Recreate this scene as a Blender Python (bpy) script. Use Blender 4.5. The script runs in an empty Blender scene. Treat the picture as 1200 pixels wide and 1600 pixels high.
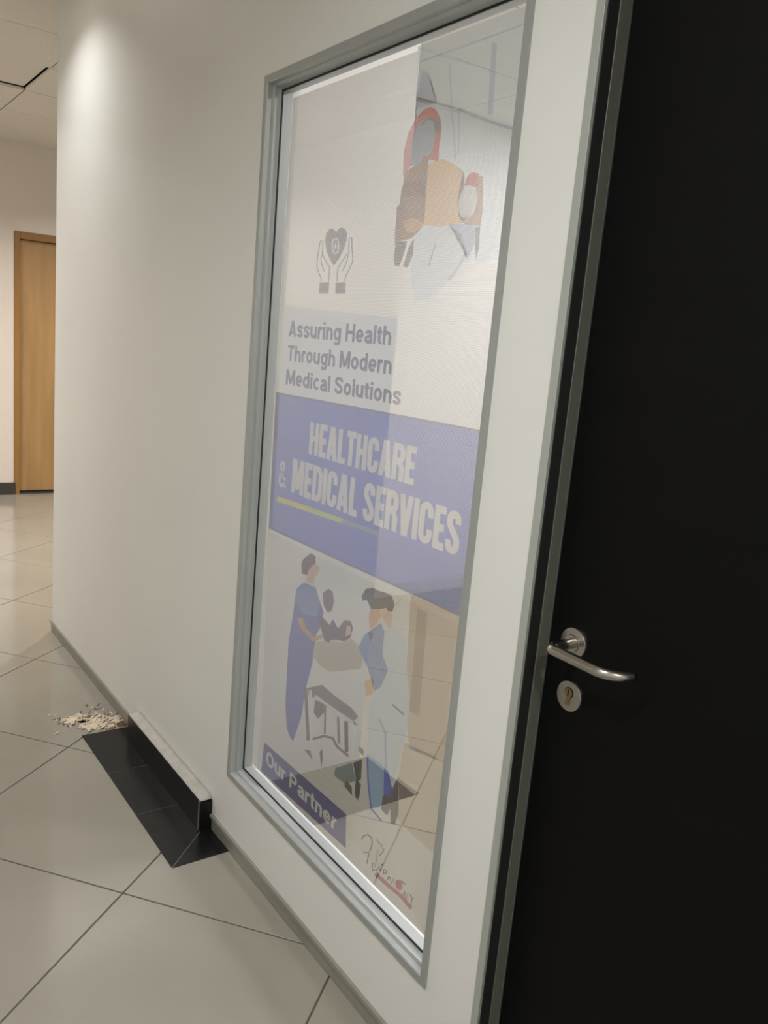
import bpy, bmesh, math, random
from mathutils import Vector, Matrix
random.seed(7)
sc = bpy.context.scene
COL = sc.collection

# ------------------------------------------------------------------ camera
cam_d = bpy.data.cameras.new('camera'); cam = bpy.data.objects.new('camera', cam_d); COL.objects.link(cam)
_yaw, _pitch, _roll = math.radians(-53.9241), math.radians(-11.1957), math.radians(5.0537)
_f = Vector((math.sin(_yaw)*math.cos(_pitch), math.cos(_yaw)*math.cos(_pitch), math.sin(_pitch)))
_r = _f.cross(Vector((0, 0, 1))).normalized(); _u = _r.cross(_f)
_R = _r*math.cos(_roll) + _u*math.sin(_roll); _U = _u*math.cos(_roll) - _r*math.sin(_roll)
cam.matrix_world = Matrix(((_R.x, _U.x, -_f.x, 0.0), (_R.y, _U.y, -_f.y, -0.9863), (_R.z, _U.z, -_f.z, 1.46), (0, 0, 0, 1)))
cam_d.sensor_fit = 'VERTICAL'; cam_d.sensor_height = 36.0; cam_d.lens = 36.0*1308.0/1600.0
cam_d.clip_start = 0.02; cam_d.clip_end = 60
sc.camera = cam

# ------------------------------------------------------------------ world and exposure
w = bpy.data.worlds.new('world'); sc.world = w; w.use_nodes = True
w.node_tree.nodes['Background'].inputs[0].default_value = (0.8, 0.85, 0.9, 1)
w.node_tree.nodes['Background'].inputs[1].default_value = 0.05
sc.view_settings.view_transform = 'Standard'; sc.view_settings.look = 'None'
sc.view_settings.gamma = 1.0; sc.view_settings.use_curve_mapping = False
sc.view_settings.exposure = 0.0
# lamp powers (the lamps themselves are built with their fixtures below)
DOWNLIGHT_W = 20.0
HALL_W = 46.0
PANEL_STRENGTH = 47.0

# ------------------------------------------------------------------ helpers
def lin(c):
    return tuple(((v/255)/12.92 if v/255 <= .04045 else ((v/255+.055)/1.055)**2.4) for v in c) + (1.0,)

def mat(name, rgb, rough=.5, metal=0.0, spec=.5, noise=None, bump=None, coat=0):
    m = bpy.data.materials.new(name); m.use_nodes = True
    nt = m.node_tree; b = nt.nodes['Principled BSDF']
    b.inputs['Roughness'].default_value = rough; b.inputs['Metallic'].default_value = metal
    b.inputs['Specular IOR Level'].default_value = spec
    if coat: b.inputs['Coat Weight'].default_value = coat; b.inputs['Coat Roughness'].default_value = .08
    b.inputs['Base Color'].default_value = lin(rgb)
    if noise or bump:
        tc = nt.nodes.new('ShaderNodeNewGeometry')
    if noise:
        scale, amount, stretch = noise
        mp = nt.nodes.new('ShaderNodeMapping'); mp.inputs['Scale'].default_value = stretch
        nz = nt.nodes.new('ShaderNodeTexNoise'); nz.inputs['Scale'].default_value = scale; nz.inputs['Detail'].default_value = 5
        rp = nt.nodes.new('ShaderNodeValToRGB')
        c = lin(rgb)
        rp.color_ramp.elements[0].position = .3; rp.color_ramp.elements[1].position = .7
        rp.color_ramp.elements[0].color = tuple(v*(1-amount) for v in c[:3]) + (1,)
        rp.color_ramp.elements[1].color = tuple(min(1, v*(1+amount)) for v in c[:3]) + (1,)
        nt.links.new(tc.outputs['Position'], mp.inputs['Vector']); nt.links.new(mp.outputs[0], nz.inputs['Vector'])
        nt.links.new(nz.outputs['Fac'], rp.inputs[0]); nt.links.new(rp.outputs[0], b.inputs['Base Color'])
    if bump:
        scale, strength = bump
        n2 = nt.nodes.new('ShaderNodeTexNoise'); n2.inputs['Scale'].default_value = scale; n2.inputs['Detail'].default_value = 6
        bp = nt.nodes.new('ShaderNodeBump'); bp.inputs['Strength'].default_value = strength; bp.inputs['Distance'].default_value = .004
        nt.links.new(tc.outputs['Position'], n2.inputs['Vector']); nt.links.new(n2.outputs['Fac'], bp.inputs['Height'])
        nt.links.new(bp.outputs[0], b.inputs['Normal'])
    return m

def emit_mat(name, rgb, strength):
    m = bpy.data.materials.new(name); m.use_nodes = True; nt = m.node_tree
    for n in list(nt.nodes): nt.nodes.remove(n)
    e = nt.nodes.new('ShaderNodeEmission'); e.inputs[0].default_value = lin(rgb); e.inputs[1].default_value = strength
    o = nt.nodes.new('ShaderNodeOutputMaterial'); nt.links.new(e.outputs[0], o.inputs[0])
    return m

HOLE_PITCH, HOLE_R = .0016, .375
def film_mat(name, rgb, rough=.45):
    """Perforated window vinyl: printed skin with a regular field of punched holes, the same field for every ink."""
    m = bpy.data.materials.new(name); m.use_nodes = True; nt = m.node_tree; N = nt.nodes; L = nt.links
    b = N['Principled BSDF']; b.inputs['Base Color'].default_value = lin(rgb); b.inputs['Roughness'].default_value = rough
    b.inputs['Specular IOR Level'].default_value = .2
    g = N.new('ShaderNodeNewGeometry'); sx = N.new('ShaderNodeSeparateXYZ'); L.new(g.outputs['Position'], sx.inputs[0])
    def math_(op, a, bv=None):
        n = N.new('ShaderNodeMath'); n.operation = op
        for i, v in enumerate((a, bv)):
            if v is None: continue
            if isinstance(v, (int, float)): n.inputs[i].default_value = v
            else: L.new(v, n.inputs[i])
        return n.outputs[0]
    def cell(o):
        f = math_('FRACT', math_('MULTIPLY', math_('ADD', o, 10.0), 1/HOLE_PITCH))
        d = math_('SUBTRACT', f, .5); return math_('MULTIPLY', d, d)
    hole = math_('LESS_THAN', math_('ADD', cell(sx.outputs[0]), cell(sx.outputs[2])), HOLE_R**2)
    t = N.new('ShaderNodeBsdfTransparent'); mx = N.new('ShaderNodeMixShader')
    L.new(hole, mx.inputs[0]); L.new(b.outputs[0], mx.inputs[1]); L.new(t.outputs[0], mx.inputs[2])
    L.new(mx.outputs[0], N['Material Output'].inputs[0])
    return m

def glass_mat():
    m = bpy.data.materials.new('window_glass'); m.use_nodes = True; nt = m.node_tree; N = nt.nodes; L = nt.links
    for n in list(N): N.remove(n)
    lw = N.new('ShaderNodeLayerWeight'); lw.inputs[0].default_value = .5
    p = N.new('ShaderNodeMath'); p.operation = 'POWER'; p.inputs[1].default_value = 5; L.new(lw.outputs['Facing'], p.inputs[0])
    k = N.new('ShaderNodeMath'); k.operation = 'MULTIPLY_ADD'; k.inputs[1].default_value = .96; k.inputs[2].default_value = .04; L.new(p.outputs[0], k.inputs[0])
    t = N.new('ShaderNodeBsdfTransparent'); t.inputs[0].default_value = (.965, .98, .975, 1)
    g = N.new('ShaderNodeBsdfGlossy'); g.inputs['Roughness'].default_value = .02
    mx = N.new('ShaderNodeMixShader'); L.new(k.outputs[0], mx.inputs[0]); L.new(t.outputs[0], mx.inputs[1]); L.new(g.outputs[0], mx.inputs[2])
    o = N.new('ShaderNodeOutputMaterial'); L.new(mx.outputs[0], o.inputs[0])
    return m

def link(name, me, m, parent=None):
    o = bpy.data.objects.new(name, me); COL.objects.link(o)
    if m is not None and len(me.materials) == 0: me.materials.append(m)
    if parent is not None: o.parent = parent
    return o

def finish(bm, smooth=False):
    me = bpy.data.meshes.new('m'); bm.normal_update(); bm.to_mesh(me); bm.free()
    if smooth:
        for p in me.polygons: p.use_smooth = True
    return me

def bbox(bm, x0, x1, y0, y1, z0, z1):
    vs = [bm.verts.new((x, y, z)) for x in (x0, x1) for y in (y0, y1) for z in (z0, z1)]
    for f in ((0, 1, 3, 2), (4, 6, 7, 5), (0, 4, 5, 1), (2, 3, 7, 6), (0, 2, 6, 4), (1, 5, 7, 3)):
        bm.faces.new([vs[i] for i in f])

def box(name, m, b, parent=None, bevel=0):
    bm = bmesh.new(); bbox(bm, *b)
    if bevel: bmesh.ops.bevel(bm, geom=bm.edges[:], offset=bevel, segments=2, affect='EDGES', profile=.5)
    return link(name, finish(bm), m, parent)

def boxes(name, m, bs, parent=None):
    bm = bmesh.new()
    for b in bs: bbox(bm, *b)
    return link(name, finish(bm), m, parent)

def prism(name, m, pts, z0, z1, parent=None, bevel=0):
    """plan outline (x, y) raised from z0 to z1"""
    bm = bmesh.new()
    a = [bm.verts.new((x, y, z0)) for x, y in pts]; b = [bm.verts.new((x, y, z1)) for x, y in pts]
    n = len(pts)
    bm.faces.new(a[::-1]); bm.faces.new(b)
    for i in range(n): bm.faces.new((a[i], a[(i+1) % n], b[(i+1) % n], b[i]))
    bmesh.ops.recalc_face_normals(bm, faces=bm.faces[:])
    if bevel:
        bmesh.ops.bevel(bm, geom=[e for e in bm.edges if all(v.co.z > (z0+z1)/2 for v in e.verts)], offset=bevel, segments=1, affect='EDGES')
    return link(name, finish(bm), m, parent)

def bar(name, m, prof, p0, p1, inward, m0=0, m1=0, parent=None):
    """profile of (distance inward, y) swept p0->p1 in the wall plane (x, z); m0, m1 = mitre factor at the ends"""
    bm = bmesh.new(); p0 = Vector(p0); p1 = Vector(p1); d = (p1-p0).normalized(); iw = Vector(inward)
    r0 = [bm.verts.new(((p0+iw*t+d*t*m0).x, y, (p0+iw*t+d*t*m0).y)) for t, y in prof]
    r1 = [bm.verts.new(((p1+iw*t-d*t*m1).x, y, (p1+iw*t-d*t*m1).y)) for t, y in prof]
    n = len(prof)
    for i in range(n): bm.faces.new((r0[i], r0[(i+1) % n], r1[(i+1) % n], r1[i]))
    bm.faces.new(r0[::-1]); bm.faces.new(r1)
    bmesh.ops.recalc_face_normals(bm, faces=bm.faces[:])
    return link(name, finish(bm), m, parent)

def lathe(name, m, prof, axis, origin, parent=None, seg=40):
    """profile of (radius, along axis) turned around the axis; ends closed where the radius is 0"""
    bm = bmesh.new(); ax = Vector(axis).normalized()
    e = Vector((1, 0, 0)) if abs(ax.x) < .9 else Vector((0, 0, 1))
    a = ax.cross(e).normalized(); b = ax.cross(a); o = Vector(origin); rings = []
    for r, t in prof:
        if r < 1e-6: rings.append([bm.verts.new(o+ax*t)])
        else: rings.append([bm.verts.new(o+ax*t+(a*math.cos(2*math.pi*i/seg)+b*math.sin(2*math.pi*i/seg))*r) for i in range(seg)])
    for q, s in zip(rings, rings[1:]):
        for i in range(seg):
            j = (i+1) % seg
            if len(q) == 1: bm.faces.new((q[0], s[j], s[i]))
            elif len(s) == 1: bm.faces.new((q[i], q[j], s[0]))
            else: bm.faces.new((q[i], q[j], s[j], s[i]))
    bmesh.ops.recalc_face_normals(bm, faces=bm.faces[:])
    bmesh.ops.split_edges(bm, edges=[ed for ed in bm.edges if len(ed.link_faces) == 2 and ed.calc_face_angle() > .6])
    return link(name, finish(bm, True), m, parent)

def tube(name, m, pts, radii, parent=None, seg=20, flat=1.0):
    bm = bmesh.new(); rings = []; P = [Vector(p) for p in pts]
    for i, p in enumerate(P):
        d = (P[min(i+1, len(P)-1)]-P[max(i-1, 0)]).normalized()
        up = Vector((0, 0, 1)); s = d.cross(up).normalized(); u = s.cross(d)
        rings.append([bm.verts.new(p+s*math.cos(2*math.pi*k/seg)*radii[i]+u*math.sin(2*math.pi*k/seg)*radii[i]*flat) for k in range(seg)])
    for q, s in zip(rings, rings[1:]):
        for k in range(seg): bm.faces.new((q[k], q[(k+1) % seg], s[(k+1) % seg], s[k]))
    bm.faces.new(rings[0][::-1]); bm.faces.new(rings[-1])
    bmesh.ops.recalc_face_normals(bm, faces=bm.faces[:])
    return link(name, finish(bm, True), m, parent)

def empty(name, loc=(0, 0, 0)):
    o = bpy.data.objects.new(name, None); COL.objects.link(o); o.location = (0, 0, 0); o.empty_display_size = .1
    return o

def struct(o, label=None, cat=None):
    o['kind'] = 'structure'
    if label: o['label'] = label
    if cat: o['category'] = cat
    return o

def tag(o, label, cat, group=None, kind=None):
    o['label'] = label; o['category'] = cat
    if group: o['group'] = group
    if kind: o['kind'] = kind
    return o

# ------------------------------------------------------------------ materials
M_wall = mat('white_wall_paint', (227, 225.5, 220), .45, spec=.35, noise=(1.6, .025, (1, 1, 1)), bump=(90, .05))
M_farwall = mat('warm_white_wall_paint', (226, 216, 206), .6, noise=(1.2, .02, (1, 1, 1)))
M_dado = mat('pale_blue_grey_gloss_paint', (196, 202, 214), .35)
M_tile = mat('polished_beige_floor_tile', (154, 149, 137), .13, spec=.5, noise=(2.6, .06, (1, 1, 1)))
M_grout = mat('dark_tile_grout', (86, 80, 70), .8, noise=(30, .2, (1, 1, 1)))
M_black_tile = mat('black_slate_tile', (27, 27, 27), .25, spec=.22, noise=(7, .25, (1, 1, 1)))
M_black_skirt = mat('black_skirting_tile', (24, 23, 23), .3, spec=.3, noise=(7, .2, (1, 1, 1)))
M_pale_grout = mat('pale_grey_grout', (120, 118, 112), .8)
M_ceil = mat('mineral_ceiling_tile', (220, 214, 204), .9, noise=(60, .04, (1, 1, 1)), bump=(240, .25))
M_void = mat('ceiling_void', (40, 36, 32), .9)
M_alu = mat('satin_aluminium', (172, 175, 172), .48, metal=.45, noise=(3, .04, (1, 1, 1)))
M_alu_shade = mat('shade_darkened_stop', (112, 113, 104), .5, metal=.2)  # jamb grey with the shade of the return put into the colour
M_alu_door = mat('grey_powder_coated_jamb', (172, 175, 168), .5, metal=.2)
M_track = mat('painted_floor_track', (158, 156, 146), .45, metal=.3, noise=(5, .06, (1, 1, 1)))
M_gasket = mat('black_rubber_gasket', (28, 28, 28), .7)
M_glass = glass_mat()
M_blackdoor = mat('black_laminate_door', (9, 9, 9), .55, spec=.12, noise=(4, .15, (1, 1, 8)))
M_steel = mat('brushed_steel', (176, 172, 164), .24, metal=1.0, noise=(40, .06, (1, 1, 6)))
M_keyhole = mat('dark_key_slot', (14, 12, 10), .6)
M_brass = mat('dull_brass_lock_cylinder', (150, 130, 96), .35, metal=.9)
M_wood = mat('golden_wood_veneer', (170, 134, 86), .4, noise=(2.5, .14, (6, 6, .5)))
M_woodframe = mat('amber_wood_frame', (150, 110, 56), .4, noise=(2.5, .14, (6, 6, .5)))
M_base = mat('charcoal_skirting', (62, 58, 54), .35)
M_mortar = mat('grey_white_mortar', (184, 180, 173), .85, noise=(30, .12, (1, 1, 1)), bump=(80, .3))
M_fixture = mat('white_lamp_trim', (230, 230, 226), .4)
M_lamp = emit_mat('lamp_lens_glow', (255, 246, 228), 12)
M_warmlamp = emit_mat('warm_lamp_lens_glow', (255, 230, 200), 12)
M_panel = emit_mat('led_panel_glow', (252, 248, 255), PANEL_STRENGTH)

# ------------------------------------------------------------------ setting: floor
CZ = 2.73                                                    # ceiling height
floor = struct(box('floor', M_grout, (-7.6, 1.7, -2.05, 3.6, -.06, -.0022)), 'polished beige tiled floor laid diagonally with dark joints', 'floor')
T = math.radians(129.224); nA = Vector((-math.sin(T), math.cos(T))); nB = Vector((math.cos(T), math.sin(T)))
PITCH, JOINT = .601, .0042
bm = bmesh.new(); hs = (PITCH-JOINT)/2
bbox(bm, -hs, hs, -hs, hs, -.012, 0)
bmesh.ops.bevel(bm, geom=[e for e in bm.edges if all(v.co.z > -.001 for v in e.verts)], offset=.0012, segments=1, affect='EDGES')
tile_me = finish(bm); tile_me.materials.append(M_tile)
for i in range(-16, 17):
    for j in range(-16, 17):
        a = 2.2929+(i+.5)*PITCH; b = 1.8697+(j)*PITCH
        c = nA*a+nB*b
        if -7.5 < c.x < 1.5 and -1.75 < c.y < 3.3:
            o = link('floor_tile', tile_me, None, floor); o.location = (c.x, c.y, random.uniform(-.0003, .0001)); o.rotation_euler = (0, 0, T)

# ------------------------------------------------------------------ setting: ceiling
ceiling = struct(box('ceiling', M_void, (-7.6, 1.7, -2.05, 3.6, CZ+.06, CZ+.14)), 'suspended ceiling of square mineral tiles with one tile pushed up', 'ceiling')
bm = bmesh.new(); bbox(bm, -.2962, .2962, -.2962, .2962, 0, .016)
bmesh.ops.bevel(bm, geom=[e for e in bm.edges if all(v.co.z < .001 for v in e.verts)], offset=.002, segments=1, affect='EDGES')
ct_me = finish(bm); ct_me.materials.append(M_ceil)
for i in range(-3, 13):
    for j in range(-4, 6):
        x, y = -5.575+.6*i+.3, .227+.6*j+.3
        if x > 1.6 or y > 3.5: continue
        o = link('ceiling_tile', ct_me, None, ceiling)
        up = .022 if (i == 0 and j == -1) else random.uniform(0, .0015)
        o.location = (x, y, CZ+up); o.rotation_euler = (random.uniform(-.001, .001), random.uniform(-.001, .001), random.uniform(-.002, .002))

# ------------------------------------------------------------------ setting: walls
XL, XR = -3.93, 1.6
WX0, WX1, WZ0, WZ1 = -1.994, -1.071, .223, 2.073            # window outer frame
DX0, DX1, DZ1 = -.923, -.02, 2.07                            # door opening
wall = boxes('wall_front', M_wall, [
    (XL, WX0, 0, .09, .052, CZ), (WX0, WX1, 0, .09, .052, WZ0), (WX0, WX1, 0, .09, WZ1, CZ),
    (WX1, -.94, 0, .09, .052, CZ), (-.94, -.003, 0, .09, DZ1+.017, CZ), (-.003, XR, 0, .09, .052, CZ)])
struct(wall, 'smooth white partition wall with glazed panel and door', 'wall')
struct(box('wall_side', M_wall, (XL, XL+.09, .09, 3.5, 0, CZ)), 'white side wall turning the far corner behind the partition', 'wall')
struct(box('wall_back', M_wall, (-7.4, XR, 3.5, 3.6, 0, CZ)), 'white wall at the back of the room behind the glass', 'wall')
struct(box('wall_left', M_wall, (-7.4, XR, -2.0, -1.9, 0, CZ)), 'white wall along the other side of the corridor', 'wall')
struct(box('wall_right', M_wall, (XR, XR+.1, -2.0, 3.6, 0, CZ)), 'white wall closing the corridor behind the viewer', 'wall')
FX = -7.25
FY0, FY1, FZ1 = .519, 1.48, 2.086                            # far door frame, outer
far = boxes('wall_far', M_farwall, [(FX-.16, FX, -1.9, FY0, 0, CZ), (FX-.16, FX, FY1, 3.5, 0, CZ), (FX-.16, FX, FY0, FY1, FZ1, CZ)])
struct(far, 'warm white end wall around the wooden door', 'wall')
struct(box('baseboard_far', M_base, (FX, FX+.014, -1.9, FY0+.012, 0, .1), bevel=.002), 'charcoal skirting along the foot of the end wall', 'baseboard')
# pillar standing inside the partition line, seen through the film
pillar = boxes('wall_pillar', M_wall, [(-2.72, -2.254, .095, .64, 1.55, CZ)])
struct(pillar, 'white square pillar standing just behind the glazed panel', 'pillar')
box('dado', M_dado, (-2.722, -2.252, .093, .642, .002, 1.55), pillar)

# ---- aluminium floor track under the partition (lip above, shaded web below)
def track(name, x0, x1, label):
    prof = [(0, .052), (-.010, .0545), (-.010, .044), (-.003, .036), (-.001, 0), (.06, 0), (.06, .052)]   # y, z
    bm = bmesh.new()
    a = [bm.verts.new((x0, y, z+.0015)) for y, z in prof]; b = [bm.verts.new((x1, y, z+.0015)) for y, z in prof]
    for i in range(len(prof)): bm.faces.new((a[i], a[(i+1) % len(prof)], b[(i+1) % len(prof)], b[i]))
    bm.faces.new(a[::-1]); bm.faces.new(b); bmesh.ops.recalc_face_normals(bm, faces=bm.faces[:])
    return struct(link(name, finish(bm), M_track), label, 'skirting')
track('trim_1', XL-.015, -2.735, 'grey metal floor track left of the black pillar base')
track('trim_2', -2.083, -.94, 'grey metal floor track below the glazed panel')
track('trim_3', -.003, XR, 'grey metal floor track right of the black door')

# ---- black tiled pillar base that comes through the foot of the wall
SX0, SX1, SY, SZ = -2.735, -2.088, -.038, .098
sk = struct(boxes('baseboard_pillar', M_black_skirt, [(SX0, SX1-.012, SY, .0, 0.001, SZ)]), 'black tiled skirting of the pillar base poking through the white wall', 'skirting')
box('end_tile', M_black_skirt, (SX1-.0105, SX1, SY+.001, .0, .001, SZ-.004), sk, bevel=.001)
box('grout_joint', M_pale_grout, (SX1-.0125, SX1-.0100, SY-.0012, SY+.003, .001, SZ-.001), sk)
bm = bmesh.new()                                              # mortar bed on top of the tiles, back to the wall
n = 48; rows = []
for i in range(n+1):
    x = SX0-.002+(SX1-.002-SX0)*i/n; e = min(1, (x-SX0+.002)/.02, (SX1-.0039-x)/.02); e = max(.06, e)
    j = random.uniform(-.0008, .0008)
    sec = [(0, SZ-.0005), (SY+.001, SZ-.0005), (SY+.002+j, SZ+.0015+j), (-.024, SZ+.004+j), (-.012, SZ+.007-j), (-.0002, SZ+.012+j)]
    rows.append([bm.verts.new((x, y, SZ+(z-SZ)*(.3+.7*e))) for k, (y, z) in enumerate(sec)])
for p, q in zip(rows, rows[1:]):
    m_ = len(p)
    for k in range(m_): bm.faces.new((p[k], p[(k+1) % m_], q[(k+1) % m_], q[k]))
bm.faces.new(rows[0]); bm.faces.new(rows[-1][::-1])
bmesh.ops.recalc_face_normals(bm, faces=bm.faces[:])
link('mortar_ledge', finish(bm, True), M_mortar, sk)
# border of black tiles in the floor around it
bo = -.171; xe = -1.962
border = struct(prism('floor_border', M_pale_grout, [(-2.830, bo+.001), (xe-.001, bo+.001), (xe-.001, -.001), (-2.832, -.001)], -.002, .0008), 'band of black floor tiles around the pillar base', 'floor tiles')
jt = .0012
for pts in ([(-2.831, bo), (-2.532-jt, bo), (-2.532-jt, .0), (-2.833, .0)],
            [(-2.532+jt, bo), (-2.258-jt, bo), (-2.258-jt, .0), (-2.532+jt, .0)],
            [(-2.258+jt, bo), (xe-.002, bo), (SX1-.002, SY+.002), (-2.258+jt, SY+.002)],
            [(xe, bo+.002), (xe, .0), (SX1, .0), (SX1, SY+.003)]):
    prism('border_tile', M_black_tile, pts, -.001, .0018, border, bevel=.0005)
inner = struct(prism('floor_border', M_pale_grout, [(-2.253, .284), (xe-.001, .284), (xe-.001, .674), (-2.253, .674)], -.002, .0008), 'black floor tiles beside the pillar seen through the film', 'floor tiles')
for y0, y1 in ((.283, .478), (.480, .675)):
    prism('border_tile', M_black_tile, [(-2.254, y0), (xe, y0), (xe, y1), (-2.254, y1)], -.001, .0018, inner, bevel=.0005)

# ------------------------------------------------------------------ window in the partition
win = struct(empty('window_1'), 'tall glazed panel in a satin aluminium frame set in the white wall', 'window')
GY = .0335
prof = [(0, 0), (0, -.005), (.016, -.005), (.018, -.003), (.018, .010), (.0235, .014), (.0235, .020), (.0250, .026), (.0275, GY-.002), (.0275, .06), (0, .06)]
bar('frame_stile', M_alu, prof, (WX0, WZ0), (WX0, WZ1), (1, 0), 1, 1, win)
bar('frame_stile', M_alu, prof, (WX1, WZ0), (WX1, WZ1), (-1, 0), 1, 1, win)
bar('frame_rail', M_alu, prof, (WX0, WZ1), (WX1, WZ1), (0, -1), 1, 1, win)
bar('frame_rail', M_alu, prof, (WX0, WZ0), (WX1, WZ0), (0, 1), 1, 1, win)
gp = [(.0272, GY-.0035), (.0310, GY-.0035), (.0310, GY-.0004), (.0272, GY-.0004)]
bar('gasket', M_gasket, gp, (WX0, WZ0), (WX0, WZ1), (1, 0), 1, 1, win)
bar('gasket', M_gasket, gp, (WX1, WZ0), (WX1, WZ1), (-1, 0), 1, 1, win)
bar('gasket', M_gasket, gp, (WX0, WZ1), (WX1, WZ1), (0, -1), 1, 1, win)
bar('gasket', M_gasket, gp, (WX0, WZ0), (WX1, WZ0), (0, 1), 1, 1, win)
box('glass_pane', M_glass, (WX0+.020, WX1-.020, GY, GY+.004, WZ0+.020, WZ1-.020), win)

# ------------------------------------------------------------------ printed film on the back of the glass
FXO, FZO, FYB = -1.924, .283, .0385                           # lower left corner of the film
INK = dict(white=(232, 223, 216), paleblue=(212, 215, 218), blue1=(172, 180, 204), blue2=(166, 178, 190), blue3=(186, 193, 206),
    sleeve=(212, 216, 220), sleeve2=(150, 155, 170), lilac=(176, 172, 200), red=(206, 84, 66), greyblue=(160, 168, 180), greygreen=(118, 124, 112),
    brown1=(168, 120, 84), brown2=(152, 106, 76), skin1=(238, 188, 132), skin2=(220, 164, 108), skin3=(190, 140, 104), grey1=(120, 116, 116),
    ink=(58, 30, 74), ink2=(84, 76, 92), ink3=(92, 80, 110), text=(66, 50, 80), blue=(72, 82, 186), blue4=(40, 62, 150), blue5=(28, 70, 160), blue6=(20, 40, 110),
    gold=(226, 206, 30), gold2=(190, 204, 70), gold3=(126, 150, 150), wardwall=(222, 212, 198), tan=(196, 166, 128), tan2=(168, 132, 92), tan3=(206, 184, 152), tan4=(120, 100, 84),
    scrub=(98, 92, 172), scrub2=(124, 142, 190), face=(222, 180, 148), face2=(214, 168, 122), hair=(96, 66, 54), hair2=(92, 66, 58), hair3=(128, 106, 92), hair4=(58, 44, 36),
    plum=(96, 62, 62), sand=(196, 178, 148), brown3=(112, 88, 72), brown4=(64, 44, 38), whiteprint=(232, 224, 216), black=(26, 26, 24), greyteal=(112, 132, 126),
    coat=(206, 212, 214), lightblue=(140, 176, 206), royal=(42, 70, 190), navy=(38, 20, 120), logo=(52, 46, 44), logo2=(120, 126, 96), logored=(192, 84, 78), logodark=(90, 20, 20))
INKM = {}
def ink(k):
    if k not in INKM: INKM[k] = film_mat('vinyl_ink_'+k, INK[k])
    return INKM[k]
def lay(n): return FYB-.00003*n
film = box('window_poster', ink('white'), (FXO, -1.085, FYB, FYB+.00006, FZO, 2.022))
tag(film, 'healthcare advertising film with printed staff photo and blue banner on the window glass', 'poster')
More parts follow.
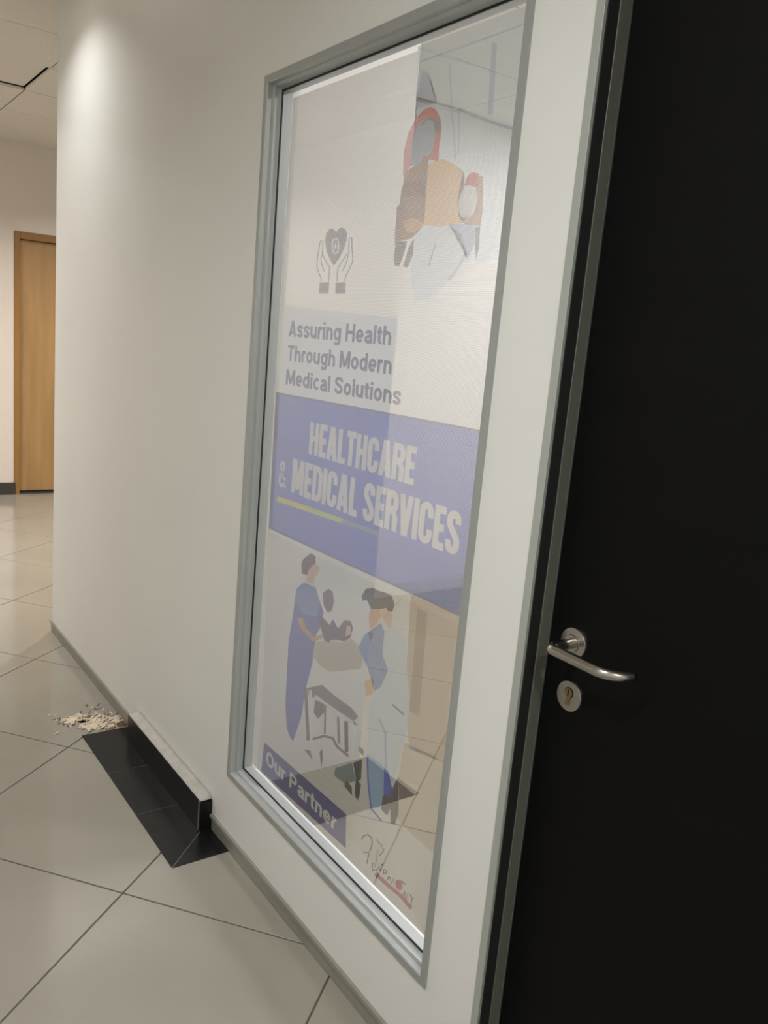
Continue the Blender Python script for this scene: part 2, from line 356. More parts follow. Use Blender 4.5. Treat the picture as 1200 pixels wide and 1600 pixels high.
PRINT = [
 ('clinic_background',1,'paleblue',0,[(4936,17475),(8098,17450),(8224,13459),(7828,13418),(5312,13309),(5203,15368)],[]),
 ('window_shade_print',2,'blue1',0,[(5147,17009),(5384,16901),(5515,16582),(5716,16331),(5030,16318),(5059,16568)],[]),
 ('window_bar_print',2,'blue2',1,[(5057,16493),(6387,16072),(7351,15703),(7890,15530)],[(5076,16545),(6407,16121),(7371,15749),(7904,15577)]),
 ('window_bar_print',2,'blue1',1,[(7119,17065),(7164,16519),(7200,15883)],[(7255,17031),(7300,16488),(7337,15856)]),
 ('window_bar_print',2,'blue3',1,[(5953,16957),(6116,16262),(6406,15245)],[(6010,16947),(6172,16255),(6462,15241)]),
 ('window_bar_print',2,'blue3',1,[(6369,16131),(6478,15299)],[(6415,16123),(6524,15293)]),
 ('window_bar_print',2,'blue3',1,[(4964,17427),(6151,16967),(7166,16606)],[(4973,17447),(6159,16986),(7172,16624)]),
 ('blouse_print',2,'sleeve',0,[(5662,14078),(6413,14097),(7218,14047),(7210,13652),(7024,13443),(6763,13199),(6482,13010),(6043,12716),(5596,12679),(5392,13053),(5329,13460),(5412,13860)],[]),
 ('fold_print',3,'sleeve2',1,[(6049,13768),(5976,13544),(5896,13349)],[(6088,13760),(6015,13535),(5936,13341)]),
 ('fold_print',3,'blue3',1,[(6970,13579),(6811,13336),(6544,13088)],[(7038,13556),(6877,13310),(6609,13059)]),
 ('shadow_print',3,'lilac',0,[(6413,14097),(7218,14047),(7224,13712),(7049,13442),(6859,13853)],[]),
 ('red_ring_print',3,'red',0,[(4817,15111),(4765,15576),(4869,15908),(5062,16135),(5300,16266),(5514,16289),(5705,16201),(5854,16034),(5920,15882),(5923,15708),(5898,15537),(5924,15265),(5685,15314),(5411,15326),(5042,15282)],[]),
 ('mirror_print',4,'greyblue',0,[(5042,15282),(5001,15675),(5057,15924),(5221,16069),(5434,16109),(5666,16002),(5739,15764),(5736,15558),(5654,15402),(5404,15369),(5311,15252)],[]),
 ('mirror_rim_print',5,'greygreen',0,[(5228,16026),(5471,16104),(5696,16038),(5849,15953),(5905,15863),(5844,15770),(5729,15828),(5666,16002),(5439,16078),(5307,15993)],[]),
 ('finger_print',5,'brown1',0,[(4887,15038),(4847,15174),(5123,15252),(5411,15326),(5454,15405),(5602,15387),(5610,15218),(5570,15011),(5516,14889),(5564,14586),(5630,14280),(5650,14150),(5471,13987),(5258,13888),(4871,13862),(4746,13754),(4694,14097),(4757,14340),(4689,14524),(4837,14602),(4876,14731),(4799,14849)],[]),
 ('finger_print',6,'brown2',0,[(4934,14990),(5352,14991),(5516,14889),(5569,14671),(4899,14707),(4799,14849)],[]),
 ('hand_print',5,'skin1',0,[(5607,15239),(5816,15278),(6096,15276),(6388,15150),(6674,15018),(6766,14848),(6627,14701),(6593,14501),(6669,14230),(6954,14089),(6424,14081),(6151,14056),(5654,14128),(5608,14303),(5582,14584),(5491,14934),(5563,15054)],[]),
 ('hand_print',6,'skin2',0,[(4935,14217),(5274,14283),(5628,14173),(5605,14088),(5395,13991),(5124,14006)],[]),
 ('cuff_print',5,'skin3',0,[(6669,14230),(7119,14258),(7084,14855),(7255,14857),(7341,14242),(7317,14007),(6895,14052)],[]),
 ('red_band_print',6,'red',0,[(6750,14749),(6822,14902),(6941,14959),(7138,14908),(7114,14675),(6885,14716)],[]),
 ('round_dial_print',7,'white',0,[(7161,14392),(7145,14332),(7116,14278),(7077,14231),(7029,14195),(6974,14171),(6916,14161),(6856,14165),(6798,14183),(6746,14215),(6701,14258),(6666,14311),(6643,14371),(6634,14435),(6638,14499),(6656,14560),(6686,14615),(6727,14661),(6776,14696),(6832,14719),(6890,14727),(6950,14721),(7006,14702),(7057,14670),(7100,14627),(7134,14575),(7155,14517),(7165,14455)],[]),
 ('strap_print',5,'grey1',0,[(7197,13974),(7317,14007),(7345,13647),(7302,13427),(7234,13651)],[]),
 ('tool_print',6,'grey1',0,[(4750,13731),(4871,13862),(5148,13849),(5072,13584),(4947,13362),(4782,13388),(4737,13550)],[]),
 ('tool_print',6,'grey1',0,[(5224,13734),(5374,13882),(5384,13573),(5248,13332),(5087,13358),(5220,13512)],[]),
 ('heart_emblem',2,'ink',0,[(2417,13434),(2240,13575),(2051,13776),(1961,14009),(1996,14167),(2120,14257),(2255,14261),(2375,14203),(2424,14167),(2483,14219),(2609,14257),(2764,14226),(2874,14131),(2878,13955),(2787,13771),(2638,13597)],[]),
 ('heart_emblem_ring',3,'white',1,[(2549,13865),(2550,13814),(2537,13770),(2513,13737),(2481,13718),(2451,13713),(2419,13720),(2382,13742),(2347,13778),(2321,13823),(2307,13874),(2307,13924),(2320,13968),(2345,14002),(2377,14021),(2407,14025),(2439,14018),(2476,13996),(2510,13960),(2536,13914),(2550,13863)],[(2593,13861),(2593,13809),(2579,13762),(2552,13724),(2510,13699),(2455,13690),(2396,13703),(2346,13732),(2306,13772),(2278,13822),(2263,13876),(2263,13929),(2277,13977),(2305,14015),(2347,14040),(2404,14047),(2462,14034),(2511,14005),(2551,13964),(2578,13915),(2593,13863)]),
 ('heart_emblem_cross',3,'white',1,[(2403,13933),(2400,13798)],[(2447,13929),(2444,13794)]),
 ('heart_emblem_cross',3,'white',1,[(2340,13845),(2539,13854)],[(2330,13867),(2528,13876)]),
 ('hand_emblem',2,'ink2',1,[(1951,13098),(1915,13182),(1790,13313),(1706,13417),(1685,13567),(1720,13740),(1749,13947),(1793,14009),(1833,14013),(1858,13830),(1852,13712),(2014,13565),(2218,13401),(2217,13244),(2216,13094)],[(1902,13095),(1869,13175),(1745,13305),(1657,13415),(1635,13571),(1670,13746),(1700,13954),(1755,14027),(1880,14016),(1907,13827),(1899,13715),(2055,13575),(2264,13406),(2265,13242),(2264,13092)]),
 ('hand_emblem',2,'ink2',1,[(1856,13706),(1799,13600),(1894,13431),(2017,13312)],[(1898,13698),(1843,13599),(1935,13437),(2055,13320)]),
 ('hand_emblem',2,'ink2',1,[(2961,13096),(2968,13183),(3086,13324),(3210,13488),(3219,13579),(3148,13779),(3116,14000),(3026,14036),(2955,14008),(2970,13830),(2991,13689),(2913,13674),(2757,13544),(2582,13378),(2567,13238),(2599,13089)],[(2915,13099),(2925,13191),(3044,13335),(3167,13497),(3175,13580),(3104,13780),(3072,13999),(3029,14013),(3000,14002),(3015,13828),(3035,13681),(2949,13657),(2798,13530),(2626,13368),(2613,13236),(2646,13090)]),
 ('hand_emblem',2,'ink2',1,[(2977,13655),(2918,13481),(2791,13317)],[(3016,13649),(2956,13473),(2829,13308)]),
 ('cuff_emblem',2,'ink',0,[(1847,13074),(2276,13075),(2277,12827),(1858,12827)],[]),
 ('cuff_emblem',2,'ink',0,[(2559,13067),(2974,13075),(2988,12828),(2571,12827)],[]),
 ('banner',2,'blue',0,[(36,10348),(8325,10413),(8311,6904),(101,6830)],[]),
 ('banner_edge',3,'ink3',1,[(30,10322),(4859,10370),(8323,10395)],[(43,10375),(4866,10413),(8327,10431)]),
 ('banner_edge',3,'ink3',1,[(81,6802),(5381,6855),(8303,6884)],[(120,6858),(5404,6900),(8320,6924)]),
 ('banner_edge',3,'blue4',0,[(36,10348),(243,10352),(315,6845),(101,6830)],[]),
 ('banner_fold',3,'blue5',0,[(5651,6881),(6778,7284),(8234,7820),(8256,6911),(7925,6904)],[]),
 ('banner_fold_line',4,'blue6',1,[(6309,6879),(7106,7168),(8015,7511)],[(6301,6904),(7098,7192),(8007,7533)]),
 ('gold_rule',3,'gold',1,[(419,7604),(1970,7662)],[(491,7746),(2032,7796)]),
 ('gold_rule',3,'gold2',1,[(1969,7662),(3573,7718)],[(2032,7796),(3626,7843)]),
 ('gold_rule',3,'gold3',1,[(3576,7726),(5038,7772)],[(3623,7835),(5079,7875)]),
 ('ward_background',1,'wardwall',0,[(101,6830),(8311,6904),(8091,-135),(7311,386),(4812,527),(440,664)],[]),
 ('ward_wall_print',2,'tan',0,[(6357,6839),(8311,6904),(8306,3952),(6806,3649),(6494,4514)],[]),
 ('ward_wall_print',3,'tan2',0,[(6603,6643),(6941,6641),(7010,4451),(6682,4451)],[]),
 ('ward_floor_print',2,'tan3',0,[(6618,3706),(8306,3952),(8232,1844),(7078,1893),(6420,1977)],[]),
 ('nurse_dress_print',3,'scrub',0,[(1744,5624),(2095,5892),(2650,5922),(2900,5643),(3108,5436),(2991,4995),(2735,4647),(2761,4012),(2546,3290),(2432,2471),(2111,1661),(1938,1688),(1742,1868),(1594,2465),(1584,3572),(1535,4197),(1673,4928)],[]),
 ('nurse_collar_print',4,'scrub2',0,[(1754,5627),(2095,5892),(2661,5920),(2900,5643),(2806,5237),(2152,5082),(1745,5289)],[]),
 ('nurse_face_print',4,'face',0,[(2300,6302),(2580,6498),(2786,6461),(2756,6320),(2576,6163),(2552,5969),(2196,5921),(2218,6145)],[]),
 ('nurse_hair_print',5,'hair',0,[(1964,6074),(1906,6305),(1966,6444),(2110,6549),(2348,6704),(2557,6665),(2579,6511),(2300,6302),(2222,6118)],[]),
 ('nurse_arm_print',5,'face2',0,[(1879,4910),(2165,4989),(2377,4795),(2753,4703),(3103,4904),(3211,4847),(2841,4624),(2643,4568),(2097,4701)],[]),
 ('companion_hair_print',3,'hair2',0,[(2991,5884),(3234,6066),(3429,6040),(3516,5832),(3448,5575),(3267,5491),(3081,5592)],[]),
 ('companion_body_print',4,'plum',0,[(2896,5320),(3148,5294),(3402,5218),(3520,5402),(3776,5264),(4014,5537),(4277,5597),(4384,5468),(4310,5213),(4083,5057),(3860,5005),(3498,4880),(3420,4746),(3220,4783),(2979,5078)],[]),
 ('patient_face_print',5,'face',0,[(4121,5431),(4292,5488),(4338,5325),(4113,5171)],[]),
 ('patient_blanket_print',4,'sand',0,[(2844,4598),(3223,4757),(3955,4986),(4377,5211),(4740,5135),(4887,5012),(4810,4655),(3606,4118),(3117,4095),(2798,4196)],[]),
 ('trolley_shade_print',4,'hair3',0,[(2606,3314),(3277,3665),(3964,3617),(4609,3622),(4888,3533),(4659,3276),(4015,3263),(3437,3236),(3034,3235),(2739,3114)],[]),
 ('trolley_shade_print',5,'brown3',0,[(3017,3172),(3437,3236),(3466,3028),(3204,2748),(2988,2823)],[]),
 ('trolley_rail_print',5,'whiteprint',1,[(2952,3234),(3989,3256),(5071,3307)],[(3004,3301),(4034,3320),(5111,3368)]),
 ('trolley_rail_print',5,'whiteprint',1,[(3158,3682),(3923,3772),(4573,3723)],[(3184,3728),(3955,3816),(4609,3766)]),
 ('trolley_leg_print',5,'hair3',1,[(2455,3251),(2763,1981)],[(2606,3316),(2911,2054)]),
 ('trolley_leg_print',5,'whiteprint',1,[(2704,3296),(2934,2004)],[(2822,3345),(3052,2060)]),
 ('trolley_leg_print',5,'hair3',1,[(3445,3212),(3521,2499)],[(3529,3247),(3605,2536)]),
 ('trolley_leg_print',5,'plum',1,[(4339,3188),(4466,2470)],[(4494,3258),(4620,2545)]),
 ('trolley_leg_print',5,'hair3',1,[(4021,3156),(4156,2541)],[(4127,3205),(4262,2592)]),
 ('trolley_leg_print',5,'whiteprint',1,[(3676,3114),(3855,2537)],[(3812,3179),(3990,2605)]),
 ('trolley_leg_print',5,'whiteprint',1,[(4702,3352),(4687,2527)],[(4853,3409),(4839,2590)]),
 ('trolley_shelf_print',5,'hair3',1,[(3051,2111),(3554,2425),(3891,2531),(4094,2410),(4615,2409)],[(3011,2159),(3539,2485),(3954,2610),(4169,2488),(4673,2487)]),
 ('trolley_wheel_print',5,'hair3',0,[(2668,1694),(2972,1808),(3103,1612)],[]),
 ('trolley_wheel_print',5,'hair3',0,[(3389,1962),(3497,2097),(3573,1909),(3526,1604)],[]),
 ('trolley_wheel_print',5,'hair3',0,[(4988,2849),(5179,2886),(5225,2726),(5048,2746)],[]),
 ('shoe_print',5,'black',0,[(4622,1835),(4876,1787),(4904,1591),(4564,1659)],[]),
 ('shoe_print',5,'black',0,[(5000,2042),(5213,2039),(5203,1748),(5124,1562),(4994,1719)],[]),
 ('shoe_print',5,'black',0,[(4844,2379),(5177,2635),(5198,2142),(5034,1995),(5060,2358)],[]),
 ('trolley_base_print',4,'greyteal',0,[(4133,1903),(4793,2355),(5005,2012),(4610,1731),(4106,1691)],[]),
 ('doctor_coat_print',4,'coat',0,[(5519,5775),(5768,5955),(6075,5964),(6306,5926),(6424,5641),(6434,5341),(6648,4764),(6667,4373),(6650,3937),(6554,3458),(6464,2918),(6323,2398),(6123,2237),(5849,1598),(5641,1721),(5443,2410),(5283,3493),(5272,3889),(5429,4407)],[]),
 ('doctor_scrubs_print',5,'scrub2',0,[(4657,5106),(4824,5440),(5012,5604),(5415,5934),(5576,5795),(5576,5263),(5832,5018),(5623,4546),(5405,4360),(5199,4628),(5044,4819),(4806,4982)],[]),
 ('doctor_trousers_print',5,'lightblue',0,[(5334,2823),(5660,2863),(6031,2844),(6081,2214),(5993,1880),(5694,1690),(5506,2149)],[]),
 ('doctor_trousers_print',6,'royal',0,[(6010,2834),(6169,2827),(6349,2524),(6333,2332),(6213,2241),(6077,2241)],[]),
 ('doctor_trousers_seam_print',6,'royal',1,[(5336,2765),(5439,2231),(5646,1658),(6061,1586)],[(5393,2794),(5496,2262),(5698,1698),(6099,1631)]),
 ('coat_fold_print',5,'lilac',1,[(5623,3803),(5903,3595),(5957,3232),(6042,2820)],[(5687,3851),(5972,3636),(6029,3266),(6113,2857)]),
 ('coat_fold_print',5,'greyteal',1,[(6053,4314),(6494,4256)],[(6093,4363),(6532,4305)]),
 ('doctor_leg_print',5,'brown4',0,[(6043,2166),(6353,2498),(6517,2861),(6651,2121),(6572,1781),(6423,1741),(6355,2046),(6275,1831),(6044,1850)],[]),
 ('doctor_shade_print',4,'tan4',0,[(6517,2861),(6818,2848),(7269,2876),(7051,2694),(6632,2391)],[]),
 ('doctor_face_print',5,'face2',0,[(4978,6109),(5331,6220),(5413,6078),(5263,5859),(5045,5664),(4950,5879)],[]),
 ('doctor_face_print',5,'face',0,[(5366,6255),(5754,6306),(5815,6160),(5772,5932),(5608,5973),(5432,6084)],[]),
 ('doctor_hair_print',6,'hair4',0,[(4613,6292),(4752,6505),(5028,6610),(5273,6605),(5430,6632),(5703,6643),(5841,6497),(5791,6317),(5642,6270),(5557,6315),(5331,6220),(5018,6122),(4829,6271),(4668,6209)],[]),
 ('doctor_collar_print',6,'ink2',0,[(4952,5583),(5176,5622),(5126,5396)],[]),
 ('doctor_arm_print',5,'face2',0,[(4999,4434),(5350,4627),(5357,4265),(5119,4111)],[]),
 ('partner_strip',3,'navy',0,[(597,927),(4739,1030),(4830,205),(520,33)],[]),
 ('logo_stroke',3,'logo',1,[(5441,771),(5505,888),(5608,980),(5750,1012),(5811,927),(5793,792),(5753,667)],[(5398,763),(5469,892),(5608,1012),(5785,1051),(5858,955),(5840,811),(5799,683)]),
 ('logo_stroke',3,'logo',1,[(5513,487),(5644,555),(5770,648)],[(5514,516),(5638,580),(5757,668)]),
 ('logo_stroke',3,'logo',1,[(5731,606),(5705,477),(5683,314)],[(5778,626),(5752,499),(5731,337)]),
 ('logo_stroke',3,'logo2',1,[(5969,1086),(6041,1031),(6206,1057),(6131,978),(6267,1013),(6109,763)],[(6015,1125),(6075,1073),(6248,1097),(6175,1017),(6317,1036),(6151,767)]),
 ('logo_stroke',3,'logo2',1,[(6036,875),(6034,691),(6002,413)],[(6072,894),(6071,709),(6039,431)]),
 ('logo_stroke',3,'logo',1,[(5903,465),(5892,343),(5955,278),(6043,369)],[(5945,486),(5933,370),(5977,314),(6014,374)]),
 ('logo_stroke',3,'logo',1,[(6093,366),(6166,524),(6215,444)],[(6055,358),(6162,550),(6253,476)]),
 ('logo_stroke',3,'logo',1,[(6263,606),(6312,663)],[(6217,616),(6266,673)]),
 ('logo_stroke',3,'logo',1,[(6343,434),(6349,559),(6426,590),(6411,523),(6345,486)],[(6307,415),(6319,557),(6455,620),(6438,522),(6348,463)]),
 ('logo_stroke',3,'logo',1,[(6516,412),(6540,514),(6552,504),(6583,471)],[(6482,397),(6510,510),(6580,534),(6615,499)]),
 ('logo_stroke',3,'logo',1,[(6643,398),(6705,548),(6722,469)],[(6611,389),(6694,565),(6755,495)]),
 ('logo_stroke',3,'logo',1,[(7098,385),(7087,515),(7196,352),(7243,567)],[(7064,368),(7109,545),(7210,382),(7210,551)]),
 ('logo_stroke',3,'logo',1,[(7288,559),(7368,500),(7443,583)],[(7317,587),(7386,530),(7420,587)]),
 ('logo_stroke',3,'logo',1,[(7362,499),(7336,332)],[(7395,515),(7368,348)]),
 ('logo_stroke',3,'logo',1,[(6941,660),(7102,663)],[(6967,699),(7127,702)]),
 ('logo_underline',3,'logored',1,[(6012,233),(6475,245),(6965,287),(7343,234)],[(6097,355),(6553,364),(7045,404),(7429,348)]),
 ('logo_dot',4,'logored',0,[(7009,631),(7028,597),(7032,557),(7021,516),(6997,477),(6961,446),(6920,427),(6876,422),(6836,432),(6804,455),(6785,488),(6781,529),(6792,571),(6817,610),(6853,640),(6895,659),(6938,663),(6978,654)],[]),
 ('logo_stroke',4,'logodark',1,[(6105,316),(6064,197)],[(6171,339),(6130,221)]),
]

for name, layer, col, kind, A, B in PRINT:
    bm = bmesh.new(); y = lay(layer)
    pv = lambda q: bm.verts.new((FXO+q[0]*1e-4, y, FZO+q[1]*1e-4))
    if kind == 1:
        a = [pv(q) for q in A]; b = [pv(q) for q in B]
        for i in range(len(a)-1): bm.faces.new((a[i], a[i+1], b[i+1], b[i]))
    else:
        f = bm.faces.new([pv(q) for q in A]); bmesh.ops.triangulate(bm, faces=[f])
    link(name, finish(bm), ink(col), film)

# heavy condensed capitals of the banner: strokes on a cell 1 high, stroke weight .15 across, .13 up
def arc(cx, cy, rx, ry, a0, a1, n=7): return [(cx+rx*math.cos(math.radians(a0+(a1-a0)*i/n)), cy+ry*math.sin(math.radians(a0+(a1-a0)*i/n))) for i in range(n+1)]
SW = .18
h_ = SW/2
def _S(w):
    l, r = h_, w-h_
    return [(r, .70)] + arc((l+r)/2, .78, (r-l)/2, 1-h_-.78, 0, 180) + [(l, .72)] + [(l+.02, .64), (w/2, .5), (r-.02, .36)] + [(r, .28)] + arc((l+r)/2, .22, (r-l)/2, .22-h_, 0, -180) + [(l, .30)]
def _C(w):
    l, r = h_, w-h_
    return [(r, .64), (r, .76)] + arc((l+r)/2, .78, (r-l)/2, 1-h_-.78, 0, 180) + arc((l+r)/2, .22, (r-l)/2, .22-h_, 180, 360) + [(r, .24), (r, .36)]
GL = {
 'H': (.46, [[(h_, 0), (h_, 1)], [(.46-h_, 0), (.46-h_, 1)], [(h_, .5), (.46-h_, .5)]]),
 'E': (.36, [[(h_, 0), (h_, 1)], [(0, 1-h_+.01), (.36, 1-h_+.01)], [(0, h_-.01), (.36, h_-.01)], [(h_, .5), (.33, .5)]]),
 'A': (.48, [[(h_-.005, 0), (.22, 1)], [(.485-h_, 0), (.26, 1)], [(.12, .24), (.36, .24)]]),
 'L': (.35, [[(h_, 0), (h_, 1)], [(0, h_-.01), (.35, h_-.01)]]),
 'T': (.40, [[(.20, 0), (.20, 1)], [(0, 1-h_+.01), (.40, 1-h_+.01)]]),
 'C': (.45, [_C(.45)]),
 'S': (.44, [_S(.44)]),
 'R': (.46, [[(h_, 0), (h_, 1)], [(h_, 1-h_), (.25, 1-h_)] + arc(.25, .76, .21-h_, .24-h_, 90, 0, 4) + [(.46-h_, .70)] + arc(.25, .70, .21-h_, .70-.52, 0, -90, 4) + [(h_, .52)], [(.27, .5), (.46-h_, .36), (.46-h_, 0)]]),
 'M': (.60, [[(h_, 0), (h_, 1)], [(.60-h_, 0), (.60-h_, 1)], [(.13, .98), (.30, .12)], [(.47, .98), (.30, .12)]]),
 'D': (.46, [[(h_, 0), (h_, 1)], [(h_, 1-h_), (.22, 1-h_)] + arc(.22, .76, .24-h_, .24-h_, 90, 0, 5) + arc(.22, .24, .24-h_, .24-h_, 0, -90, 5) + [(h_, h_)]]),
 'I': (.17, [[(.085, 0), (.085, 1)]]),
 'V': (.47, [[(h_-.005, 1), (.22, 0)], [(.475-h_, 1), (.25, 0)]]),
 '&': (.50, [[(.48, .03), (.30, .34), (.13, .68)] + arc(.22, .80, .11, .12, 190, 0, 6) + [(.31, .74), (.10, .42)] + arc(.20, .22, .13, .145, 150, 330, 7) + [(.42, .40)]]),
}
def ribbon(bm, pts, wd, place):
    n = len(pts); Lr = []; Rr = []
    for i, p in enumerate(pts):
        a = Vector(pts[max(0, i-1)]); b = Vector(pts[min(n-1, i+1)]); d = (b-a)
        d = d.normalized() if d.length > 1e-6 else Vector((1, 0)); q = Vector((-d.y, d.x))*wd/2
        Lr.append(bm.verts.new(place(p[0]+q.x, p[1]+q.y))); Rr.append(bm.verts.new(place(p[0]-q.x, p[1]-q.y)))
    for i in range(n-1): bm.faces.new((Lr[i], Lr[i+1], Rr[i+1], Rr[i]))
def capitals(body, x0, x1, z0, z1, col, layer, gap=.035, space=.2):
    tot = sum(space if c == ' ' else GL[c][0]+gap for c in body)-gap
    k = (x1-x0)/tot; x = 0
    for c in body:
        if c == ' ': x += space; continue
        wdt, strokes = GL[c]; bm = bmesh.new()
        for s_i, st in enumerate(strokes):
            ribbon(bm, st, .12 if c == '&' else SW, lambda u, v: (x0+(x+u)*k, lay(layer)-.000002*s_i, z0+v*(z1-z0)))
        link('capital_letter', finish(bm), ink(col), film); x += wdt+gap
# plain bold sans letters of the slogan and the partner strip (capital height 1, x-height .73)
B2 = .19; k2 = B2/2; XH = .73
def _ring(cx, cy, rx, ry, a0=0, a1=360, n=16): return arc(cx, cy, rx-k2, ry-k2, a0, a1, n)
_bowl = lambda: _ring(.30, XH/2, .30, XH/2+.01)
SL = {
 'A': (.72, [[(.09, 0), (.36, 1)], [(.63, 0), (.36, 1)], [(.18, .26), (.54, .26)]]),
 'H': (.72, [[(k2, 0), (k2, 1)], [(.72-k2, 0), (.72-k2, 1)], [(k2, .52), (.72-k2, .52)]]),
 'T': (.64, [[(.32, 0), (.32, 1)], [(0, 1-k2), (.64, 1-k2)]]),
 'M': (.86, [[(k2, 0), (k2, 1)], [(.86-k2, 0), (.86-k2, 1)], [(.13, .97), (.43, .08)], [(.73, .97), (.43, .08)]]),
 'S': (.66, [[(.57, .72)] + arc(.33, .73, .24, .18, 0, 190, 9) + [(.16, .60), (.33, .51), (.50, .42)] + arc(.33, .27, .24, .18, 20, -190, 10)]),
 'O': (.78, [arc(.39, .5, .39-k2, .5-k2, 0, 360, 24)]),
 'P': (.66, [[(k2, 0), (k2, 1)], [(k2, 1-k2), (.36, 1-k2)] + arc(.36, .70, .30-k2, .30-k2, 90, -90, 8) + [(k2, .40+k2)]]),
 'a': (.57, [[(.09, .53)] + arc(.28, .48, .20, XH-k2-.48, 160, 0, 7) + [(.48, .30), (.48, .12), (.52, 0)], arc(.27, .215, .18, .215-k2+.02, 60, 330, 9) + [(.47, .22)], [(.30, .38), (.47, .44)]]),
 'c': (.55, [_ring(.30, XH/2, .29, XH/2+.01, 42, 318)]),
 'd': (.60, [_bowl(), [(.60-k2, 0), (.60-k2, 1)]]),
 'e': (.59, [_ring(.30, XH/2, .30, XH/2+.01, 0, 318), [(.09, XH/2-.01), (.56, XH/2-.01)]]),
 'g': (.60, [_bowl(), [(.60-k2, XH), (.60-k2, -.06)] + arc(.30, -.06, .30-k2, .14, 0, -160, 7)]),
 'h': (.58, [[(k2, 0), (k2, 1)], [(k2, .42)] + arc(.29, .42, .29-k2, XH-k2-.42, 160, 0, 7) + [(.58-k2, 0)]]),
 'i': (.19, [[(k2, 0), (k2, XH)], [(k2, .84), (k2, 1)]]),
 'l': (.19, [[(k2, 0), (k2, 1)]]),
 'n': (.58, [[(k2, 0), (k2, XH)], [(k2, .42)] + arc(.29, .42, .29-k2, XH-k2-.42, 160, 0, 7) + [(.58-k2, 0)]]),
 'o': (.60, [_bowl()]),
 'r': (.38, [[(k2, 0), (k2, XH)], [(k2, .40), (.14, .56), (.24, XH-k2), (.38, XH-k2+.01)]]),
 's': (.54, [[(.46, .50)] + arc(.27, .53, .18, XH-k2-.53+.02, 10, 190, 7) + [(.14, .44), (.27, .37), (.40, .30)] + arc(.27, .205, .18, .205-k2+.02, 20, -180, 8)]),
 't': (.34, [[(.16, .92), (.16, .20), (.20, .11), (.34, k2)], [(0, XH-.08), (.34, XH-.08)]]),
 'u': (.58, [[(.58-k2, XH), (.58-k2, 0)], [(k2, XH), (k2, .31)] + arc(.29, .31, .29-k2, .31-k2, 180, 350, 7) + [(.58-k2, .31)]]),
}
def slogan(body, x0, x1, z0, z1, col, layer, gap=.075, space=.30):
    tot = sum(space if c == ' ' else SL[c][0]+gap for c in body)-gap
    k = (x1-x0)/tot; x = 0
    for c in body:
        if c == ' ': x += space; continue
        wdt, strokes = SL[c]; bm = bmesh.new()
        for s_i, st in enumerate(strokes):
            ribbon(bm, st, B2, lambda u, v: (x0+(x+u)*k, lay(layer)-.000002*s_i, z0+v*(z1-z0)))
        link('letter', finish(bm), ink(col), film); x += wdt+gap
slogan('Assuring Health', -1.872, -1.435, 1.462, 1.501, 'text', 2)
slogan('Through Modern', -1.871, -1.424, 1.403, 1.441, 'text', 2)
slogan('Medical Solutions', -1.871, -1.383, 1.344, 1.382, 'text', 2)
slogan('Our Partner', -1.849, -1.487, .320, .362, 'white', 4)
capitals('HEALTHCARE', -1.736, -1.314, 1.190, 1.267, 'white', 4)
capitals('&', -1.877, -1.836, 1.083, 1.153, 'white', 4)
capitals('MEDICAL SERVICES', -1.808, -1.157, 1.082, 1.167, 'white', 4)

# ------------------------------------------------------------------ black door
d1 = struct(empty('door_1'), 'plain black door in a grey metal frame right of the glazed panel', 'door')
LY = .052
for sgn, x in ((1, DX0), (-1, DX1)):
    # jamb: pale front face, return's shade painted as a dark strip and a darkened stop
    def jb(name, m, xa, xb, y0, y1, bev=.0):
        lo, hi = sorted((x+sgn*xa, x+sgn*xb)); return box(name, m, (lo, hi, y0, y1, .002, DZ1), d1, bevel=bev)
    jb('jamb', M_alu_door, -.017, 0, -.002, .10, .0008)
    jb('jamb_shade_strip', M_gasket, 0, .0022, .004, .026)  # the window gasket's black, used here for the return's shade
    jb('jamb_stop', M_alu_shade, 0, .0035, .027, LY-.002, .0008)
box('frame_head', M_alu_door, (DX0-.017, DX1+.017, -.002, .10, DZ1, DZ1+.017), d1, bevel=.0008)
leaf = box('door_leaf', M_blackdoor, (DX0+.0045, DX1-.0045, LY, LY+.042, .008, DZ1-.004), d1, bevel=.0012)
HX, HZ = -.862, 1.012
hd = lathe('door_handle', M_steel, [(0, .0), (.0268, .0), (.0268, .006), (.0255, .008), (.0150, .0085), (.0140, .0115), (0, .0115)], (0, -1, 0), (HX, LY, HZ), d1)
pts = []; rad = []
for i in range(9):                                            # neck, straight out of the rose
    pts.append((HX, LY-.008-.042*i/8, HZ)); rad.append(.0088)
for i in range(1, 8):                                         # bend towards the hinge side
    a = math.pi/2*i/7; pts.append((HX+.013*(1-math.cos(a)), LY-.050-.013*math.sin(a), HZ)); rad.append(.0090)
for i in range(1, 25):                                        # grip, its end sweeping back to the leaf
    if i <= 10: pts.append((HX+.013+.088*i/10, LY-.063-.002*i/10, HZ)); rad.append(.0092)
    else:
        a = math.radians(78)*(i-10)/14
        pts.append((HX+.101+.040*math.sin(a), LY-.065+.046*(1-math.cos(a)), HZ)); rad.append(.0092-.0018*((i-10)/14)**2)
lev = tube('lever', M_steel, pts, rad, hd, 24)
esc = lathe('lock_escutcheon', M_steel, [(0, 0), (.0265, 0), (.0265, .005), (.0252, .0072), (0, .0075)], (0, -1, 0), (-.856, LY, .922), d1)
lathe('lock_cylinder', M_brass, [(0, 0), (.0082, 0), (.0082, .0015), (0, .0018)], (0, -1, 0), (-.856, LY-.0075, .928), esc, 24)
box('lock_body', M_brass, (-.8605, -.8515, LY-.0088, LY-.007, .907, .925), esc, bevel=.0008)
box('key_slot', M_keyhole, (-.8572, -.8548, LY-.0098, LY-.009, .9235, .9335), esc)
bm = bmesh.new()                                              # dark gap round the cylinder
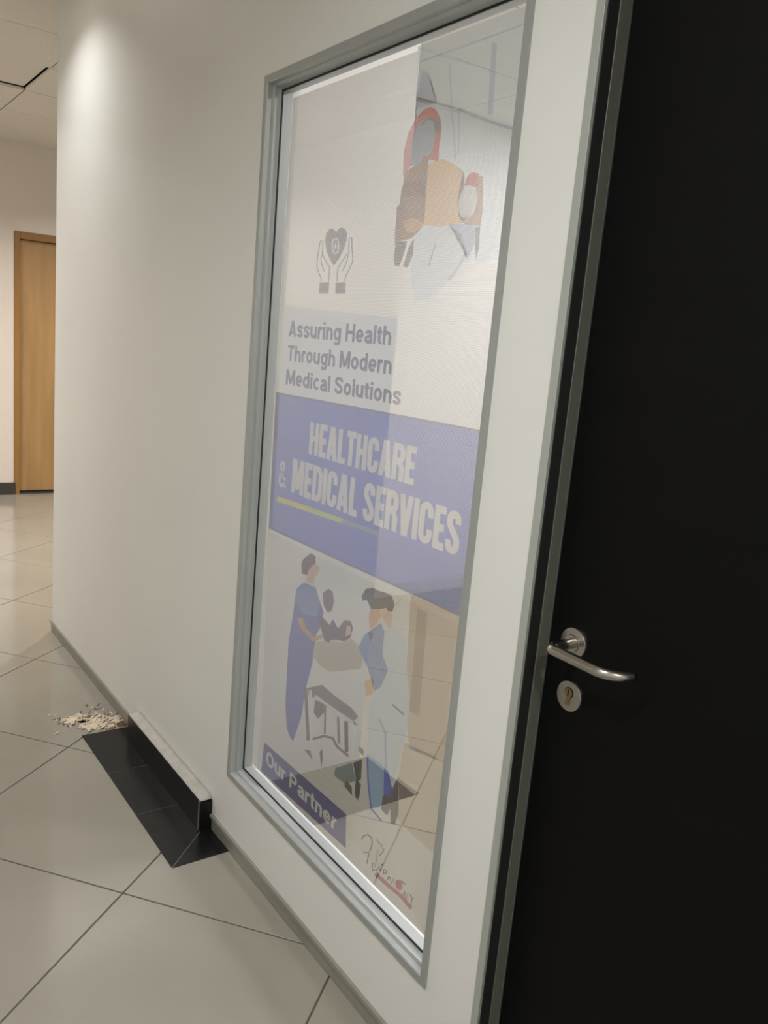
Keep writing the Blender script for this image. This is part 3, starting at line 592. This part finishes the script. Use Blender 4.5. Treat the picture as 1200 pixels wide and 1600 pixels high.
for i in range(24):
    a0, a1 = [2*math.pi*k/24 for k in (i, i+1)]
    if -2.2 < math.atan2(math.sin((a0+a1)/2), math.cos((a0+a1)/2)) < -.95: continue
    q = [bm.verts.new((-.856+math.cos(a)*r, LY-.0078, .928+math.sin(a)*r)) for a, r in ((a0, .0082), (a1, .0082), (a1, .0096), (a0, .0096))]
    bm.faces.new(q)
link('cylinder_gap', finish(bm), M_keyhole, esc)

# ------------------------------------------------------------------ far wooden door
d2 = struct(empty('door_2'), 'golden wooden door with amber frame in the far end wall', 'door')
box('frame_post', M_woodframe, (FX-.15, FX+.008, FY0, FY0+.043, 0, FZ1), d2, bevel=.003)
box('frame_post', M_woodframe, (FX-.15, FX+.008, FY1-.043, FY1, 0, FZ1), d2, bevel=.003)
box('frame_head', M_woodframe, (FX-.15, FX+.008, FY0+.043, FY1-.043, FZ1-.055, FZ1), d2, bevel=.003)
lf = box('door_leaf', M_wood, (FX-.075, FX-.035, FY0+.045, FY1-.045, .022, FZ1-.058), d2, bevel=.002)
box('threshold', M_base, (FX-.15, FX-.002, FY0+.043, FY1-.043, .0005, .010), d2)
hb = lathe('door_knob', M_steel, [(0, 0), (.026, 0), (.026, .006), (.010, .009), (.010, .035), (.024, .042), (.026, .055), (.018, .064), (0, .066)], (1, 0, 0), (FX-.035, FY1-.115, 1.0), lf, 24)

# ------------------------------------------------------------------ lamps
def downlight(x, y, label, warm=False, power=DOWNLIGHT_W, spread=150):
    t = empty('ceiling_downlight')
    lathe('trim_ring', M_fixture, [(.072, .0), (.072, -.006), (.092, -.008), (.098, -.002), (.098, 0)], (0, 0, 1), (x, y, CZ-.0005), t, 40)
    lathe('lens', M_warmlamp if warm else M_lamp, [(0, -.002), (.0715, -.002), (.0715, .0), (0, 0)], (0, 0, 1), (x, y, CZ-.0008), t, 40)
    ld = bpy.data.lights.new('downlight_beam', 'AREA'); ld.shape = 'DISK'; ld.size = .14; ld.energy = power
    ld.color = (1, .95, .91) if warm else (.965, .982, 1.0); ld.spread = math.radians(spread)
    lo = bpy.data.objects.new('downlight_beam', ld); COL.objects.link(lo); lo.location = (x, y, CZ-.011); lo.parent = t
    return tag(t, label, 'ceiling light', 'round recessed downlights')
downlight(-3.50, -.36, 'round recessed downlight close to the white wall near its far corner', power=4.2, spread=125)
downlight(-.75, -1.40, 'round recessed downlight above the corridor in front of the glazed panel')
downlight(.95, -1.0, 'round recessed downlight above the corridor in front of the black door')
downlight(-5.3, -.9, 'round recessed downlight in the hall on the corridor line', True, HALL_W)
downlight(-5.6, 1.45, 'round recessed downlight in the hall before the wooden door', True, HALL_W)
for x, y, wherelabel in ((-1.675, 1.727, 'in the middle of the room behind the glass'), (-.475, 1.727, 'nearest the black door in the room behind the glass'), (-2.875, 2.927, 'added out of view to brighten the far end of the room behind the glass')):  # last panel is an added light, out of view, brightening the room's far wall
    t = empty('ceiling_panel_light')
    boxes('panel_frame', M_fixture, [(x-.297, x-.28, y-.297, y+.297, CZ-.012, CZ-.001), (x+.28, x+.297, y-.297, y+.297, CZ-.012, CZ-.001), (x-.28, x+.28, y-.297, y-.28, CZ-.012, CZ-.001), (x-.28, x+.28, y+.28, y+.297, CZ-.012, CZ-.001)], t)
    box('diffuser', M_panel, (x-.28, x+.28, y-.28, y+.28, CZ-.009, CZ-.002), t)
    tag(t, 'square ceiling light panel '+wherelabel, 'ceiling light', 'square ceiling light panels')

# ------------------------------------------------------------------ swept-up plaster and paint flakes beside the pillar base
deb = empty('plaster_debris')
tag(deb, 'patch of pale plaster flakes and brown dust on the floor by the black tiles', 'debris')
M_dust = mat('pale_plaster_dust', (214, 200, 176), .9, noise=(40, .22, (1, 1, 1)), bump=(120, .8))
M_flake = mat('dark_brown_flake', (110, 86, 62), .8)
M_flake2 = mat('pale_flake', (226, 214, 194), .8)
M_rust = mat('brown_rust_dirt', (92, 62, 44), .9, noise=(60, .4, (1, 1, 1)))
def blob(name, m, cx, cy, rx, ry, z, n=26, rot=0.0, jag=.25, h=.0016):
    pts = []
    for i in range(n):
        a = 2*math.pi*i/n; r = 1+random.uniform(-jag, jag)
        x, y = rx*r*math.cos(a), ry*r*math.sin(a)
        pts.append((cx+x*math.cos(rot)-y*math.sin(rot), cy+x*math.sin(rot)+y*math.cos(rot)))
    return prism(name, m, pts, z, z+h, deb)
blob('dust_patch', M_dust, -2.905, -.085, .055, .080, .0002, 40, 0, .22)
blob('dust_patch', M_dust, -2.97, -.15, .040, .045, .0002, 30, 0, .3)
blob('dirt_patch', M_rust, -2.862, -.018, .020, .016, .0015, 20, 0, .3)
bm_d = bmesh.new(); bm_p = bmesh.new()
for k in range(150):
    cx = random.gauss(-2.935, .055); cy = random.gauss(-.095, .06)
    if cy > -.006 or cx > -2.842 or cy < -.25: continue
    bmx = bm_d if k % 2 else bm_p
    a = random.gauss(2.3, .45); L = random.uniform(.006, .018); W = random.uniform(.0015, .0045); z = random.uniform(.0016, .003)
    ux, uy = math.cos(a), math.sin(a); tilt = random.uniform(-.0015, .0025)
    top = [(cx-ux*L, cy-uy*L, z), (cx+uy*W, cy-ux*W, z+.001), (cx+ux*L*.8, cy+uy*L*.8, z+.001+tilt), (cx-uy*W*.7, cy+ux*W*.7, z)]
    v = [bmx.verts.new(p) for p in top]; u = [bmx.verts.new((p[0], p[1], max(.0003, p[2]-.0012))) for p in top]
    bmx.faces.new(v); bmx.faces.new(u[::-1])
    for i in range(4): bmx.faces.new((v[i], u[i], u[(i+1) % 4], v[(i+1) % 4]))
o = link('dark_flakes', finish(bm_d), M_flake, deb); o['kind'] = 'stuff'
o = link('pale_flakes', finish(bm_p), M_flake2, deb); o['kind'] = 'stuff'
